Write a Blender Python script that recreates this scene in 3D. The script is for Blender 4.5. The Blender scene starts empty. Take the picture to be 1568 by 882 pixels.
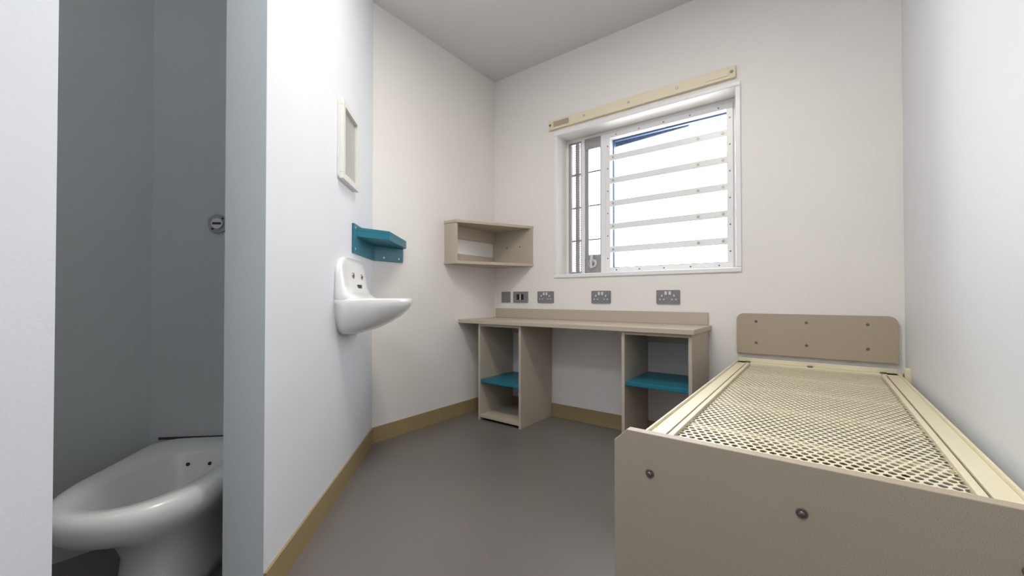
import bpy, bmesh, math
from mathutils import Vector, Matrix
D=bpy.data
sc=bpy.context.scene
sc.view_settings.view_transform='Standard'
sc.view_settings.look='None'
sc.view_settings.exposure=0.0

# ------------------------------------------------------------ materials
def lin(c):
    return tuple(((v/255)/12.92 if v/255<=0.04045 else ((v/255+0.055)/1.055)**2.4) for v in c)
def mat(name,rgb,rough=0.5,metal=0.0,speck=0.0,sscale=400,mott=0.0,mscale=3,bump=0.0,bscale=200,spec=0.5,coat=0.0):
    m=D.materials.new(name); m.use_nodes=True
    nt=m.node_tree; b=nt.nodes['Principled BSDF']
    c=lin(rgb)
    b.inputs['Base Color'].default_value=(*c,1)
    b.inputs['Roughness'].default_value=rough
    b.inputs['Metallic'].default_value=metal
    b.inputs['Specular IOR Level'].default_value=spec
    if coat: 
        b.inputs['Coat Weight'].default_value=coat
        b.inputs['Coat Roughness'].default_value=0.1
    tc=nt.nodes.new('ShaderNodeTexCoord')
    if speck or mott:
        rgbn=nt.nodes.new('ShaderNodeRGB'); rgbn.outputs[0].default_value=(*c,1); col=rgbn.outputs[0]
        for amt,scl,det in ((speck,sscale,1.0),(mott,mscale,4.0)):
            if not amt: continue
            n=nt.nodes.new('ShaderNodeTexNoise'); n.inputs['Scale'].default_value=scl; n.inputs['Detail'].default_value=det
            nt.links.new(tc.outputs['Object'],n.inputs['Vector'])
            r=nt.nodes.new('ShaderNodeMapRange'); r.inputs['From Min'].default_value=0.3; r.inputs['From Max'].default_value=0.7
            r.inputs['To Min'].default_value=1-amt; r.inputs['To Max'].default_value=1+amt
            nt.links.new(n.outputs[0],r.inputs['Value'])
            mx=nt.nodes.new('ShaderNodeVectorMath'); mx.operation='SCALE'
            nt.links.new(col,mx.inputs[0]); nt.links.new(r.outputs[0],mx.inputs['Scale'])
            col=mx.outputs[0]
        nt.links.new(col,b.inputs['Base Color'])
    if bump:
        n=nt.nodes.new('ShaderNodeTexNoise'); n.inputs['Scale'].default_value=bscale; n.inputs['Detail'].default_value=3
        nt.links.new(tc.outputs['Object'],n.inputs['Vector'])
        bp=nt.nodes.new('ShaderNodeBump'); bp.inputs['Strength'].default_value=bump; bp.inputs['Distance'].default_value=0.002
        nt.links.new(n.outputs[0],bp.inputs['Height']); nt.links.new(bp.outputs[0],b.inputs['Normal'])
    return m
M_wall=mat('wall_paint_warm',(235,230,224),0.55,mott=0.015,mscale=2.5,bump=0.12,bscale=120)
M_wallc=mat('wall_paint_white',(227,229,233),0.55,mott=0.015,mscale=2.5,bump=0.12,bscale=120)
M_cub=mat('wall_paint_cubicle_shade',(194,198,197),0.6,mott=0.02,mscale=3,bump=0.1,bscale=120)  # greyer wall colour with the shade of cubicle and jambs put into it
M_ceil=mat('ceiling_paint',(216,214,212),0.8,bump=0.1)
M_floor=mat('vinyl_floor',(112,106,102),0.33,speck=0.10,sscale=500,mott=0.04,mscale=2.2,bump=0.08,bscale=300,spec=0.4)
M_base=mat('ochre_skirting_vinyl',(156,137,96),0.5,speck=0.04,sscale=400)
M_lam=mat('beige_laminate',(186,174,157),0.45,speck=0.06,sscale=500)
M_head=mat('speckled_beige_board',(174,159,138),0.5,speck=0.11,sscale=520)
M_teal=mat('teal_plastic',(24,110,128),0.4,speck=0.03,sscale=300)
M_cream=mat('cream_powder_coat',(230,221,190),0.4,speck=0.02)
M_rail=mat('cream_rail_board',(230,218,190),0.5,speck=0.05,sscale=350)
M_white=mat('white_gloss_metal',(236,235,234),0.3)
M_mframe=mat('mirror_frame_white',(224,222,216),0.35)
M_cer=mat('white_ceramic',(234,234,232),0.15,coat=0.5)
M_toil=mat('toilet_resin',(228,229,226),0.3,coat=0.2)
M_steel=mat('brushed_steel',(165,163,160),0.35,metal=0.9)
M_sock=mat('grey_socket_plate',(134,132,134),0.4,metal=0.3)
M_black=mat('black_plastic',(22,22,24),0.4)
M_ltgrey=mat('light_grey_rocker',(215,215,215),0.4)
M_screw=mat('screw_metal',(120,114,106),0.35,metal=0.7)
M_screwl=mat('screw_light',(190,184,172),0.4,metal=0.3)
M_blue=mat('blue_outer_frame',(84,108,145),0.4)
M_navy=mat('navy_canopy',(62,72,92),0.6,speck=0.25,sscale=60)
M_red=mat('red_dot',(190,40,40),0.4)
M_bdot=mat('blue_dot',(40,70,180),0.4)
M_mirror=mat('polished_steel_mirror',(196,196,194),0.25,metal=0.6)
M_grille=mat('grey_perforated_metal',(150,148,150),0.45,metal=0.2)
M_vframe=mat('grey_vent_frame',(158,156,156),0.45,metal=0.2)
M_door=mat('door_blue_grey',(120,140,160),0.45)
M_slot=mat('dark_slot',(60,60,60),0.6)

def glassmat():
    m=D.materials.new('window_glass'); m.use_nodes=True; nt=m.node_tree
    nt.nodes.clear()
    o=nt.nodes.new('ShaderNodeOutputMaterial'); t=nt.nodes.new('ShaderNodeBsdfTransparent'); g=nt.nodes.new('ShaderNodeBsdfGlossy')
    g.inputs['Roughness'].default_value=0.02
    t.inputs[0].default_value=(0.97,0.985,1,1)
    f=nt.nodes.new('ShaderNodeFresnel'); f.inputs[0].default_value=1.3
    x=nt.nodes.new('ShaderNodeMixShader')
    nt.links.new(f.outputs[0],x.inputs[0]); nt.links.new(t.outputs[0],x.inputs[1]); nt.links.new(g.outputs[0],x.inputs[2]); nt.links.new(x.outputs[0],o.inputs[0])
    return m
M_glass=glassmat()
def emis(name,rgb,s):
    m=D.materials.new(name); m.use_nodes=True; b=m.node_tree.nodes['Principled BSDF']
    b.inputs['Base Color'].default_value=(0.8,0.8,0.8,1)
    b.inputs['Emission Color'].default_value=(*rgb,1); b.inputs['Emission Strength'].default_value=s
    return m

# ------------------------------------------------------------ builder
class B:
    def __init__(s): s.bm=bmesh.new(); s.mats=[]
    def mi(s,m):
        if m not in s.mats: s.mats.append(m)
        return s.mats.index(m)
    def box(s,x0,x1,y0,y1,z0,z1,m):
        return s.prism([(x0,y0),(x1,y0),(x1,y1),(x0,y1)],z0,z1,m)
    def prism(s,poly,z0,z1,m,axis='z'):
        def P(a,b,c):
            return {'z':(a,b,c),'y':(a,c,b),'x':(c,a,b)}[axis]
        i=s.mi(m)
        lo=[s.bm.verts.new(P(a,b,z0)) for a,b in poly]; hi=[s.bm.verts.new(P(a,b,z1)) for a,b in poly]
        fs=[s.bm.faces.new(lo[::-1]),s.bm.faces.new(hi)]
        n=len(poly)
        for k in range(n): fs.append(s.bm.faces.new([lo[k],lo[(k+1)%n],hi[(k+1)%n],hi[k]]))
        for f in fs: f.material_index=i
        return fs
    def cyl(s,c,r,h,axis,m,seg=16,r2=None,smooth=False):
        i=s.mi(m); r2=r if r2 is None else r2
        ax=Vector(axis).normalized(); q=ax.to_track_quat('Z','Y')
        c=Vector(c); lo=[];hi=[]
        for k in range(seg):
            a=2*math.pi*k/seg
            lo.append(s.bm.verts.new(c+q@Vector((r*math.cos(a),r*math.sin(a),0))))
            hi.append(s.bm.verts.new(c+q@Vector((r2*math.cos(a),r2*math.sin(a),h))))
        fs=[s.bm.faces.new(lo[::-1]),s.bm.faces.new(hi)]
        for k in range(seg):
            f=s.bm.faces.new([lo[k],lo[(k+1)%seg],hi[(k+1)%seg],hi[k]]); f.smooth=True; fs.append(f)
        for f in fs: f.material_index=i
    def loft(s,rings,m,cap0=True,cap1=True):
        i=s.mi(m); R=[[s.bm.verts.new(p) for p in r] for r in rings]; n=len(R[0])
        for a,b in zip(R,R[1:]):
            for k in range(n):
                f=s.bm.faces.new([a[k],a[(k+1)%n],b[(k+1)%n],b[k]]); f.smooth=True; f.material_index=i
        if cap0: f=s.bm.faces.new(R[0][::-1]); f.material_index=i; f.smooth=True
        if cap1: f=s.bm.faces.new(R[-1]); f.material_index=i; f.smooth=True
    def frame(s,x0,x1,z0,z1,w,y0,y1,m):
        s.box(x0,x1,y0,y1,z0,z0+w,m); s.box(x0,x1,y0,y1,z1-w,z1,m)
        s.box(x0,x0+w,y0,y1,z0+w,z1-w,m); s.box(x1-w,x1,y0,y1,z0+w,z1-w,m)
    def hexmesh(s,x0,x1,y0,y1,px,py,ratio,z,th,m,plane='xy'):
        i=s.mi(m)
        vd={}
        def V(x,y,zz):
            k=(round(x,5),round(y,5),round(zz,5))
            if k not in vd: vd[k]=s.bm.verts.new((x,y,zz) if plane=='xy' else (x,zz,y))
            return vd[k]
        hexv=[(0,2*py/3),(-px/2,py/3),(-px/2,-py/3),(0,-2*py/3),(px/2,-py/3),(px/2,py/3)]
        j=0; y=y0
        while y<=y1+1e-6:
            x=x0+(px/2 if j%2 else 0)
            while x<=x1+1e-6:
                for k in range(6):
                    a=hexv[k]; b=hexv[(k+1)%6]
                    for zz,fl in ((z,False),(z-th,True)):
                        q=[V(x+a[0],y+a[1],zz),V(x+b[0],y+b[1],zz),V(x+b[0]*ratio,y+b[1]*ratio,zz),V(x+a[0]*ratio,y+a[1]*ratio,zz)]
                        f=s.bm.faces.new(q if fl else q[::-1]); f.material_index=i
                    q=[V(x+a[0]*ratio,y+a[1]*ratio,z),V(x+b[0]*ratio,y+b[1]*ratio,z),V(x+b[0]*ratio,y+b[1]*ratio,z-th),V(x+a[0]*ratio,y+a[1]*ratio,z-th)]
                    f=s.bm.faces.new(q); f.material_index=i
                x+=px
            y+=py; j+=1
    def done(s,name,M=None,bevel=0.0,seg=2,recalc=True,parent=None):
        if recalc: bmesh.ops.recalc_face_normals(s.bm,faces=s.bm.faces[:])
        me=D.meshes.new(name); s.bm.to_mesh(me); s.bm.free()
        for m in s.mats: me.materials.append(m)
        o=D.objects.new(name,me); sc.collection.objects.link(o)
        if M is not None: o.matrix_world=M
        if bevel:
            md=o.modifiers.new('bev','BEVEL'); md.width=bevel; md.segments=seg; md.limit_method='ANGLE'; md.angle_limit=math.radians(50)
            md.harden_normals=False
        if parent: o.parent=parent
        return o
def empty(name):
    o=D.objects.new(name,None); sc.collection.objects.link(o); return o
def rrect(x0,x1,z0,z1,r,corners=(1,1,1,1),seg=6):
    pts=[]
    cs=[(x0,z0,1,1,180),(x1,z0,-1,1,270),(x1,z1,-1,-1,0),(x0,z1,1,-1,90)]
    for c,(x,z,sx,sz,a0) in zip(corners,cs):
        if not c: pts.append((x,z)); continue
        for k in range(seg+1):
            a=math.radians(a0+90*k/seg)
            pts.append((x+sx*r+r*math.cos(a),z+sz*r+r*math.sin(a)))
    return pts

# ------------------------------------------------------------ plan
CEIL=2.64; XL=-2.125; XR=0.31; YW=2.57
K=Vector((XL,1.43)); T=Vector((0.684,-0.7295)).normalized(); N=Vector((-T.y,T.x))
def W(s,n): 
    p=K+T*s+N*n; return (p.x,p.y)
MP=Matrix.Translation((K.x,K.y,0))@Matrix.Rotation(math.atan2(T.y,T.x),4,'Z')   # local x=s, y=n, z
TH=0.108; S1=1.280; S2=1.867; S3=2.452; SB=0.838

b=B(); b.box(-2.45,0.45,-1.25,2.95,-0.1,0,M_floor); b.done('floor')
b=B(); b.box(-2.45,0.45,-1.25,2.95,CEIL,CEIL+0.1,M_ceil); b.done('ceiling')
WX0,WX1,WZ0,WZ1=-1.535,-0.365,1.03,2.06
b=B()
b.box(XL-0.3,WX0,YW,YW+0.35,0,CEIL,M_wall); b.box(WX1,XR+0.12,YW,YW+0.35,0,CEIL,M_wall)
b.box(WX0,WX1,YW,YW+0.35,0,WZ0,M_wall); b.box(WX0,WX1,YW,YW+0.35,WZ1,CEIL,M_wall)
b.done('wall_back')
b=B(); b.prism([(XL,YW),(XL-0.3,YW),(XL-0.3,1.15),W(0,-TH),(XL,1.43)],0,CEIL,M_wall); b.done('wall_left')
b=B(); b.box(XR,XR+0.12,-1.2,YW,0,CEIL,M_wallc); b.done('wall_right')
b=B(); b.box(0,S1,-TH,0,0,CEIL,M_wallc)
b.box(S2,S3,-TH,0,0,CEIL,M_wallc)
b.box(S1,S2,-TH,0,2.1,CEIL,M_wallc)
o=b.done('wall_partition',M=MP)
o.data.materials.append(M_cub)
for p in o.data.polygons:
    n=p.normal
    if n.y<-0.9 or abs(n.x)>0.9: p.material_index=1
e=W(S3,0)
b=B(); b.box(e[0]-0.12,e[0],-1.1,e[1],0,CEIL,M_wallc); b.done('wall_lobby')
b=B(); b.prism([W(SB,-0.611),(W(SB,-0.611)[0],-1.1),(-2.15,-1.1),(-2.425,1.15),W(0,-TH),W(SB,-TH)],0,CEIL,M_cub); b.done('wall_cubicle')
b=B(); b.box(-2.15,e[0]+0.03,-1.2,-1.1,0,CEIL,M_wallc); b.box(0.27,XR,-1.2,-1.1,0,CEIL,M_wallc); b.box(e[0]+0.03,0.27,-1.2,-1.1,2.08,CEIL,M_wallc); b.done('wall_front')
b=B(); b.box(e[0]+0.035,0.265,-1.18,-1.13,0.005,2.075,M_door); b.box(0.0,0.16,-1.132,-1.125,1.35,1.6,M_steel); b.cyl((-0.33,-1.13,1.0),0.02,0.05,(0,1,0),M_steel); b.box(-0.345,-0.22,-1.085,-1.07,0.99,1.01,M_steel); b.done('door_1',bevel=0.003)

bh=0.095; bt=0.008
b=B(); b.box(XL,XL+bt,1.43,YW,0,bh,M_base); b.done('baseboard_left')
b=B(); b.box(XL+bt,XR,YW-bt,YW,0,bh,M_base); b.done('baseboard_back')
b=B(); b.box(XR-bt,XR,-1.1,YW-bt,0,bh,M_base); b.done('baseboard_right')
b=B(); b.box(0,S1,0,bt,0,bh,M_base); b.box(S2,S3,0,bt,0,bh,M_base); b.done('baseboard_partition',M=MP)

# ------------------------------------------------------------ window
win=empty('window_1')
b=B(); b.frame(WX0-0.018,WX1+0.022,WZ0-0.02,WZ1+0.02,0.028,YW-0.010,YW,M_white)
o=b.done('trim_lip',bevel=0.005,parent=win)
Y0=YW+0.145; Y1=Y0+0.05
b=B()
bx0,bx1,bz0,bz1=-1.215,-0.405,1.045,2.035
b.frame(bx0,bx1,bz0,bz1,0.034,Y0,Y1,M_white)
b.box(WX0,WX1,Y0+0.012,Y1,WZ0,bz0,M_white); b.box(WX0,WX1,Y0+0.012,Y1,bz1,WZ1,M_white)
b.box(WX0,-1.515,Y0,Y1,bz0,bz1,M_white); b.box(-1.405,-1.378,Y0-0.004,Y1,bz0,bz1,M_white)
b.box(-1.250,bx0,Y0-0.004,Y1,bz0,bz1,M_white); b.box(bx1,WX1,Y0+0.012,Y1,bz0,bz1,M_white)
for x,zz in [(bx0+0.017,bz0+0.1+0.16*k) for k in range(6)]+[(bx1-0.017,bz0+0.1+0.16*k) for k in range(6)]:
    b.cyl((x,Y0,zz),0.005,0.002,(0,-1,0),M_screw,8)
for k in range(5):
    for zz in (bz0+0.017,bz1-0.017): b.cyl((bx0+0.08+0.163*k,Y0,zz),0.005,0.002,(0,-1,0),M_screw,8)
b.done('sash_frame',bevel=0.003,parent=win)
b=B()
for k in range(1,6):
    z=1.045+0.163*k
    b.prism([(Y0+0.004,z-0.022),(Y0+0.034,z-0.014),(Y0+0.034,z+0.014),(Y0+0.004,z+0.022)],bx0+0.03,bx1-0.03,M_white,axis='x')
    for x in (-0.60,-0.46,-1.16): b.cyl((x,Y0+0.004,z),0.009,0.003,(0,-1,0),M_screwl,10)
b.done('security_bars',bevel=0.003,parent=win)
b=B(); b.frame(bx0+0.028,bx1-0.028,bz0+0.028,bz1-0.028,0.014,Y1+0.005,Y1+0.03,M_blue)
b.box(bx0+0.02,bx1-0.02,Y1+0.012,Y1+0.016,bz0+0.02,bz1-0.02,M_glass)
b.done('glazing',parent=win)
b=B()
b.frame(-1.515,-1.405,bz0,bz1,0.012,Y0+0.01,Y0+0.02,M_vframe)
b.hexmesh(-1.50,-1.418,bz0+0.01,bz1-0.012,0.0095,0.0085,0.60,Y0+0.022,0.002,M_grille,plane='xz')
for z in (1.29,1.54,1.79): b.box(-1.515,-1.405,Y0+0.03,Y0+0.04,z,z+0.010,M_slot)
b.box(-1.515,-1.498,Y0+0.005,Y0+0.03,bz0,bz1,M_vframe); b.box(-1.47,-1.44,Y0+0.032,Y0+0.045,bz0,bz1,M_vframe)
b.done('vent_grille',parent=win)
b=B()
b.frame(-1.378,-1.250,bz0,bz1,0.013,Y0+0.012,Y0+0.03,M_vframe)
for z in (1.29,1.54,1.79): b.box(-1.378,-1.250,Y0+0.02,Y0+0.03,z,z+0.009,M_slot)
b.box(-1.365,-1.263,Y0+0.025,Y0+0.028,bz0,bz1,M_glass)
b.box(-1.378,-1.352,Y0+0.006,Y0+0.016,bz0,bz1,M_vframe)
b.box(-1.374,-1.252,Y0-0.002,Y0+0.012,bz0,bz0+0.135,M_vframe)
b.box(-1.374,-1.252,Y0-0.002,Y0+0.018,bz1-0.08,bz1,M_vframe)
b.cyl((-1.312,Y0-0.002,1.115),0.032,0.012,(0,-1,0),M_ltgrey,20); b.cyl((-1.312,Y0-0.014,1.115),0.018,0.02,(0,-1,0),M_steel,16)
b.box(-1.318,-1.306,Y0-0.04,Y0-0.01,1.08,1.17,M_ltgrey)
b.done('vent_shutter',bevel=0.0015,parent=win)
b=B(); b.prism([(-1.24,1.960),(-0.68,1.988),(-0.64,2.02),(-0.62,2.06),(-1.24,2.06)],YW+0.235,YW+0.25,M_navy,axis='y')
b.done('outer_blind_box',parent=win)

b=B(); b.box(-1.59,-0.366,YW-0.022,YW,2.10,2.168,M_rail)
b.box(-1.545,-1.42,YW-0.026,YW-0.022,2.115,2.153,M_head); b.box(-0.52,-0.40,YW-0.026,YW-0.022,2.115,2.153,M_rail)
for x in (-1.575,-1.3,-0.98,-0.68,-0.385): b.cyl((x,YW-0.022,2.134),0.009,0.003,(0,-1,0),M_screw if x<-1.5 or x>-0.4 else M_screwl,12)
b.done('curtain_rail',bevel=0.004)

# ------------------------------------------------------------ corner shelf
z0,z1=1.105,1.412; t=0.02
pl=[(XL,2.008),(-2.008,2.008),(-1.738,YW),(XL,YW)]
b=B()
b.prism(pl,z1-t,z1,M_lam); b.prism(pl,z0,z0+t,M_lam)
b.box(XL,-2.012,2.012,2.012+t,z0+t,z1-t,M_lam)
b.box(XL+0.0,-1.742,YW-t,YW,z0+t,z1-t,M_lam)
b.box(XL,XL+0.016,2.032,YW-t,z0+t,z0+0.085,M_lam)
b.box(XL,XL+0.016,2.032,YW-t,z1-0.11,z1-t,M_lam)
for x in (-1.98,-1.85):
    b.cyl((x,YW-t,1.26),0.006,0.002,(0,-1,0),M_screw,8)
b.done('corner_shelf',bevel=0.002)

# ------------------------------------------------------------ desk
DZ=0.708; DY=2.15
b=B()
b.box(XL,-0.497,DY,YW,DZ-0.026,DZ,M_lam)
b.box(-2.10,-0.515,YW-0.018,YW,DZ,DZ+0.074,M_lam)
def cab(x0,x1,sh,bottom):
    zt=DZ-0.026; yb=YW-0.010; y0=2.172; t=0.018
    b.box(x0,x0+t,y0,yb,0,zt,M_lam); b.box(x1-t,x1,y0,yb,0,zt,M_lam)
    b.box(x0+t,x1-t,y0,yb,zt-t,zt,M_lam)
    if bottom: b.box(x0+t,x1-t,y0,yb,0.02,0.04,M_lam)
    b.box(x0+t,x1-t,yb-t,yb,zt-0.09,zt-t,M_lam)
    b.box(x0+t,x1-t,y0+0.004,yb-0.004,sh-0.022,sh,M_teal)
cab(-1.945,-1.571,0.288,True)
cab(-0.881,-0.512,0.405,True)
b.done('desk',bevel=0.002)

# ------------------------------------------------------------ sockets & switches
def plate(b,x0,x1,z0=0.829,z1=0.914):
    b.prism(rrect(x0,x1,z0,z1,0.006),YW-0.009,YW,M_sock,axis='y')
    for x in (x0+0.01,x1-0.01): b.cyl((x,YW-0.009,(z0+z1)/2),0.003,0.001,(0,-1,0),M_screw,8)
b=B(); plate(b,-2.043,-1.957); b.done('blank_socket_plate',bevel=0.001)
b=B(); plate(b,-1.926,-1.786)
for x in (-1.888,-1.848): b.box(x,x+0.022,YW-0.013,YW-0.009,0.85,0.893,M_black)
b.box(-1.86,-1.852,YW-0.011,YW-0.009,0.85,0.893,M_ltgrey)
b.done('light_switch',bevel=0.001)
for x0,x1 in ((-1.697,-1.557),(-1.253,-1.113),(-0.811,-0.671)):
    b=B(); plate(b,x0,x1); c=(x0+x1)/2
    for sg in (-1,1):
        cx=c+sg*0.036
        b.box(cx-0.004,cx+0.004,YW-0.011,YW-0.009,0.874,0.886,M_ltgrey)
        b.box(cx-0.016,cx-0.007,YW-0.011,YW-0.009,0.853,0.860,M_ltgrey); b.box(cx+0.007,cx+0.016,YW-0.011,YW-0.009,0.853,0.860,M_ltgrey)
        b.box(c+sg*0.012-0.007,c+sg*0.012+0.007,YW-0.013,YW-0.009,0.885,0.906,M_ltgrey)
    b.done('power_socket',bevel=0.0008)

# ------------------------------------------------------------ mirror
b=B(); s0,s1,z0,z1=0.400,0.655,1.392,1.745
b.prism(rrect(s0,s1,z0,z1,0.015),0,0.010,M_mframe,axis='y')
b.frame(s0,s1,z0,z1,0.028,0.010,0.026,M_mframe)
b.box(s0+0.028,s1-0.028,0.010,0.013,z0+0.028,z1-0.028,M_mirror)
b.done('mirror',M=MP,bevel=0.004,seg=3)

# ------------------------------------------------------------ teal corner shelf
MPi=MP.inverted()
def toP(x,y):
    v=MPi@Vector((x,y,0)); return (v.x,v.y)
b=B()
b.box(0.0,0.43,0,0.012,1.09,1.235,M_teal)
k1=toP(XL,1.43); k2=toP(XL,1.645); k3=toP(XL+0.012,1.645); k4=toP(XL+0.012,1.425)
b.prism([k1,k4,k3,k2],1.09,1.235,M_teal)
pts=[(0.385,0.012),toP(-1.83,1.335),toP(-2.07,1.635),k3,k4]
b.prism(pts,1.175,1.205,M_teal)
b.prism([pts[0],pts[1],(pts[1][0]-0.014,pts[1][1]-0.004),(pts[0][0]-0.016,pts[0][1])],1.205,1.222,M_teal)
b.prism([pts[1],pts[2],(pts[2][0]-0.005,pts[2][1]-0.014),(pts[1][0]-0.014,pts[1][1]-0.012)],1.205,1.222,M_teal)
for s_,z_ in ((0.41,1.11),(0.41,1.215)): b.cyl((s_,0.012,z_),0.006,0.002,(0,1,0),M_screwl,10)
for yy in (1.50,1.61):
    p=toP(XL+0.012,yy); q=toP(XL+0.014,yy)
    b.cyl((p[0],p[1],1.11),0.007,0.003,(q[0]-p[0],q[1]-p[1],0),M_screwl,10)
b.done('toiletries_shelf',M=MP,bevel=0.003)

# ------------------------------------------------------------ basin
SC=0.460
def Dring(w,n0,n1,z,ex=2.0,seg=28,sc0=SC):
    r=[]
    for k in range(seg+1):
        a=math.pi*k/seg; c=math.cos(a); s=math.sin(a)
        x=math.copysign(abs(c)**(2/ex),c)*w; y=n0+(abs(s)**(2/ex))*(n1-n0)
        r.append((sc0+x,y,z))
    for k in range(1,6): r.append((sc0-w+2*w*k/6,n0,z))
    return r
b=B()
R=[(.11,0,.05,.700),(.155,0,.09,.706),(.185,0,.14,.722),(.205,0,.195,.748),(.218,0,.24,.777),(.226,0,.274,.806),(.229,0,.290,.828),(.230,0,.295,.842),(.229,0,.296,.856),(.224,0.02,.290,.865),(.205,.05,.270,.863),(.195,.075,.255,.852),(.17,.085,.225,.80),(.12,.095,.17,.765),(.03,.11,.13,.755)]
b.loft([Dring(w,a,c,z,2.3) for w,a,c,z in R],M_cer)
R=[(.20,.06,.78),(.226,.10,.84),(.229,.090,.868),(.228,.062,.885),(.227,.043,.92),(.225,.035,.97),(.218,.030,1.0),(.20,.028,1.028),(.17,.026,1.045),(.13,.020,1.053),(.11,.01,1.054)]
b.loft([Dring(w,0,c,z,4.5) for w,c,z in R],M_cer)
for sg,m in ((-1,M_bdot),(1,M_red)):
    b.cyl((SC+sg*0.075,0.030,0.970),0.013,0.010,(0,1,0.1),M_steel,18); b.cyl((SC+sg*0.075,0.040,0.971),0.005,0.002,(0,1,0.1),m,10)
for k in range(3): b.box(SC-0.035+k*0.024,SC-0.025+k*0.024,0.03,0.048,0.900,0.93,M_slot)
b.done('wash_basin',M=MP)

# ------------------------------------------------------------ toilet
MT=MP@Matrix.Translation((SB,-0.345,0))
def egg(c,hl,hw,z,exb=2.0,exf=2.2,seg=48,hb=None,wb=None):
    r=[]; hb=hl if hb is None else hb
    for k in range(seg):
        a=2*math.pi*k/seg; ca=math.cos(a); sa=math.sin(a)
        ex=exf if ca>=0 else exb; L=hl if ca>=0 else hb
        ww=hw
        if wb is not None and ca<0:
            f=min(1,(abs(ca)**(2/ex))); ww=hw+(wb-hw)*f*f*(3-2*f)
        r.append((c+math.copysign(abs(ca)**(2/ex),ca)*L, math.copysign(abs(sa)**(2/ex),sa)*ww, z))
    return r
b=B()
R=[egg(.27,.18,.115,0,6,2.2,hb=.269),egg(.27,.16,.105,.03,6,2.2,hb=.269),egg(.27,.145,.098,.13,6,2.2,hb=.269),egg(.27,.17,.115,.19,6,2.2,hb=.269,wb=.13),
egg(.28,.235,.150,.23,6,2.2,hb=.279,wb=.18),egg(.28,.29,.178,.26,6,2.2,hb=.279,wb=.21),egg(.28,.315,.196,.285,6,2.2,hb=.279,wb=.225),egg(.28,.323,.204,.305,6,2.2,hb=.279,wb=.232),egg(.28,.321,.204,.328,6,2.2,hb=.279,wb=.232),
egg(.28,.312,.195,.342,6,2.2,hb=.275,wb=.226),egg(.29,.285,.180,.347,6,2.2,hb=.27,wb=.20),
egg(.34,.205,.132,.343,2.4,2.2,hb=.21),egg(.34,.195,.122,.328,2.4,2.2,hb=.20),egg(.33,.165,.105,.27,2.2,2.2,hb=.17),egg(.31,.12,.08,.20,2,2,hb=.12),egg(.29,.06,.05,.16,2,2)]
b.loft(R,M_toil)
for sg in (-1,1): b.cyl((0.155,sg*0.035,0.30),0.006,0.003,(1,0,0.3),M_black,10)
b.cyl((0.29,0,0.161),0.04,0.002,(0,0,1),M_slot,20)
b.box(0,0.004,-0.235,0.235,0.338,0.346,M_slot)
b.done('toilet',M=MT)
b=B(); FN=-0.378
b.cyl((SB,FN,1.15),0.036,0.006,(1,0,0),M_steel,28); b.cyl((SB+0.006,FN,1.15),0.02,0.006,(1,0,0),M_ltgrey,20)
for sg in (-1,1): b.cyl((SB+0.006,FN+sg*0.018,1.15+sg*0.02),0.004,0.002,(1,0,0),M_black,8)
b.box(SB+0.012,SB+0.014,FN-.015,FN+.015,1.146,1.154,M_slot)
b.done('flush_button',M=MP)

# ------------------------------------------------------------ bed
bed=empty('bed')
FY=0.90; BX0,BX1=-0.383,0.296; BZ=0.52
b=B()
poly=[(BX0,0),(BX1,0),(BX1,0.569),(BX0+0.03,0.569),(BX0,0.540)]
b.prism(poly,FY,FY+0.024,M_head,axis='y')
for x in (-0.30,-0.028,0.235):
    b.cyl((x,FY,0.483),0.0095,0.003,(0,-1,0),M_screw,18); b.cyl((x,FY-0.003,0.483),0.006,0.005,(0,-1,0),M_screw,14,r2=0.0035)
b.done('footboard',bevel=0.004,parent=bed)
b=B()
poly=rrect(-0.368,0.287,0.565,0.782,0.035,(0,0,1,1))
b.prism(poly,YW-0.022,YW-0.001,M_head,axis='y')
for x in (-0.275,-0.055,0.18):
    for z in (0.625,0.74): b.cyl((x,YW-0.022,z),0.007,0.002,(0,-1,0),M_screw,10)
b.done('headboard',bevel=0.004,parent=bed)
b=B()
y0,y1=FY+0.024,YW-0.03
xl,xr=-0.362,0.285
b.box(xl,xl+0.006,y0,y1,BZ-0.10,BZ+0.008,M_cream); b.box(xl+0.006,xl+0.045,y0,y1,BZ-0.008,BZ,M_cream)
b.box(xr-0.006,xr,y0,y1,BZ-0.10,BZ+0.008,M_cream); b.box(xr-0.045,xr-0.006,y0,y1,BZ-0.008,BZ,M_cream)
b.box(xl+0.006,xr-0.006,y1-0.045,y1,BZ-0.008,BZ,M_cream); b.box(xl+0.006,xr-0.006,y1-0.006,y1,BZ,BZ+0.022,M_cream)
b.box(xl+0.006,xr-0.006,y0,y0+0.045,BZ-0.008,BZ,M_cream)
b.box(xl+0.052,xl+0.066,y0+0.04,y1-0.05,BZ-0.012,BZ+0.003,M_cream); b.box(xr-0.066,xr-0.052,y0+0.04,y1-0.05,BZ-0.012,BZ+0.003,M_cream)
b.box(xl+0.045,xr-0.045,y1-0.062,y1-0.05,BZ-0.012,BZ+0.003,M_cream)
for x in (-0.31,-0.04,0.23): b.cyl((x,y1-0.02,BZ),0.012,0.006,(0,0,1),M_screw,14)
for k in range(1,5):
    y=y0+(y1-y0)*k/5
    b.box(xl+0.006,xr-0.006,y-0.018,y+0.018,BZ-0.035,BZ-0.014,M_cream)
for x0_,x1_ in ((xl,xl+0.04),(xr-0.04,xr)):
    b.box(x0_,x1_,y1-0.06,y1-0.02,0.0,BZ-0.1,M_cream)
    b.box(x0_,x1_,y0,y0+0.03,BZ-0.14,BZ-0.1,M_cream)
    b.box(x0_,x1_,y1-0.06,y1-0.02,BZ-0.1,BZ-0.008,M_cream)
b.done('bed_frame',bevel=0.0015,parent=bed)
b=B()
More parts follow.
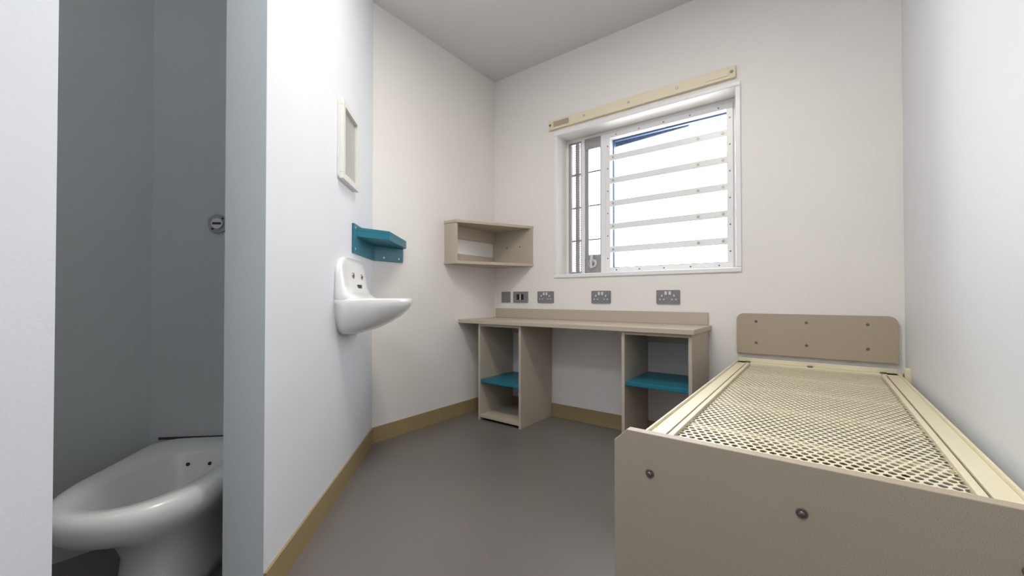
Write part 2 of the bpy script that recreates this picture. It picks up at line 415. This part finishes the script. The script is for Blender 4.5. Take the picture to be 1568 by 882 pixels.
b.hexmesh(xl+0.072,xr-0.072,y0+0.04,y1-0.062,0.0193,0.0200,0.70,BZ-0.006,0.0015,M_cream)
b.done('mesh_base',parent=bed,recalc=False)
b=B(); b.box(XR-0.02,XR,YW-0.16,YW-0.10,0.50,0.56,M_cream); b.cyl((XR-0.02,YW-0.13,0.53),0.008,0.003,(-1,0,0),M_screw,10); b.done('bed_fixing_bracket',bevel=0.003)

# ------------------------------------------------------------ lights
def ceil_light(name,x,y,w,d,power,col,em=4.0):
    b=B(); b.prism(rrect(x-w/2-0.02,x+w/2+0.02,y-d/2-0.02,y+d/2+0.02,0.02),CEIL-0.05,CEIL,M_white)
    b.prism(rrect(x-w/2,x+w/2,y-d/2,y+d/2,0.02),CEIL-0.056,CEIL-0.05,emis(name+'_diffuser',col,em))
    p=b.done(name)
    l=D.lights.new(name+'_lamp','AREA'); l.shape='RECTANGLE'; l.size=w; l.size_y=d; l.energy=power; l.color=col
    o=D.objects.new(name+'_lamp',l); sc.collection.objects.link(o); o.location=(x,y,CEIL-0.062); o.parent=p
ceil_light('cubicle_fill_light',-0.75,1.0,0.6,0.3,19,(1,0.95,0.885))
ceil_light('cubicle_fill_light',-0.15,-0.45,0.3,0.3,16,(0.87,0.925,1.0))
ceil_light('cubicle_fill_light',-1.3,-0.35,0.2,0.2,3.0,(0.97,0.98,1.0),2)  # added fill, unseen invented fixture that lifts the dark cubicle
l=D.lights.new('sky_portal','AREA'); l.shape='RECTANGLE'; l.size=1.17; l.size_y=1.03; l.cycles.is_portal=True
o=D.objects.new('sky_portal',l); sc.collection.objects.link(o); o.location=((WX0+WX1)/2,YW+0.36,(WZ0+WZ1)/2); o.rotation_euler=(math.radians(-90),0,0)
w=D.worlds.new('overcast_sky'); sc.world=w; w.use_nodes=True
bg=w.node_tree.nodes['Background']; bg.inputs[0].default_value=(0.965,0.975,1.0,1); bg.inputs[1].default_value=10.0

# ------------------------------------------------------------ camera
cd=D.cameras.new('camera'); cam=D.objects.new('camera',cd); sc.collection.objects.link(cam)
cd.sensor_width=36; cd.lens=14.3; cd.clip_start=0.02
cam.location=(0,0,0.87); cam.rotation_euler=(math.radians(90.65),0,math.radians(37.1)); cd.shift_y=0.0045
sc.camera=cam
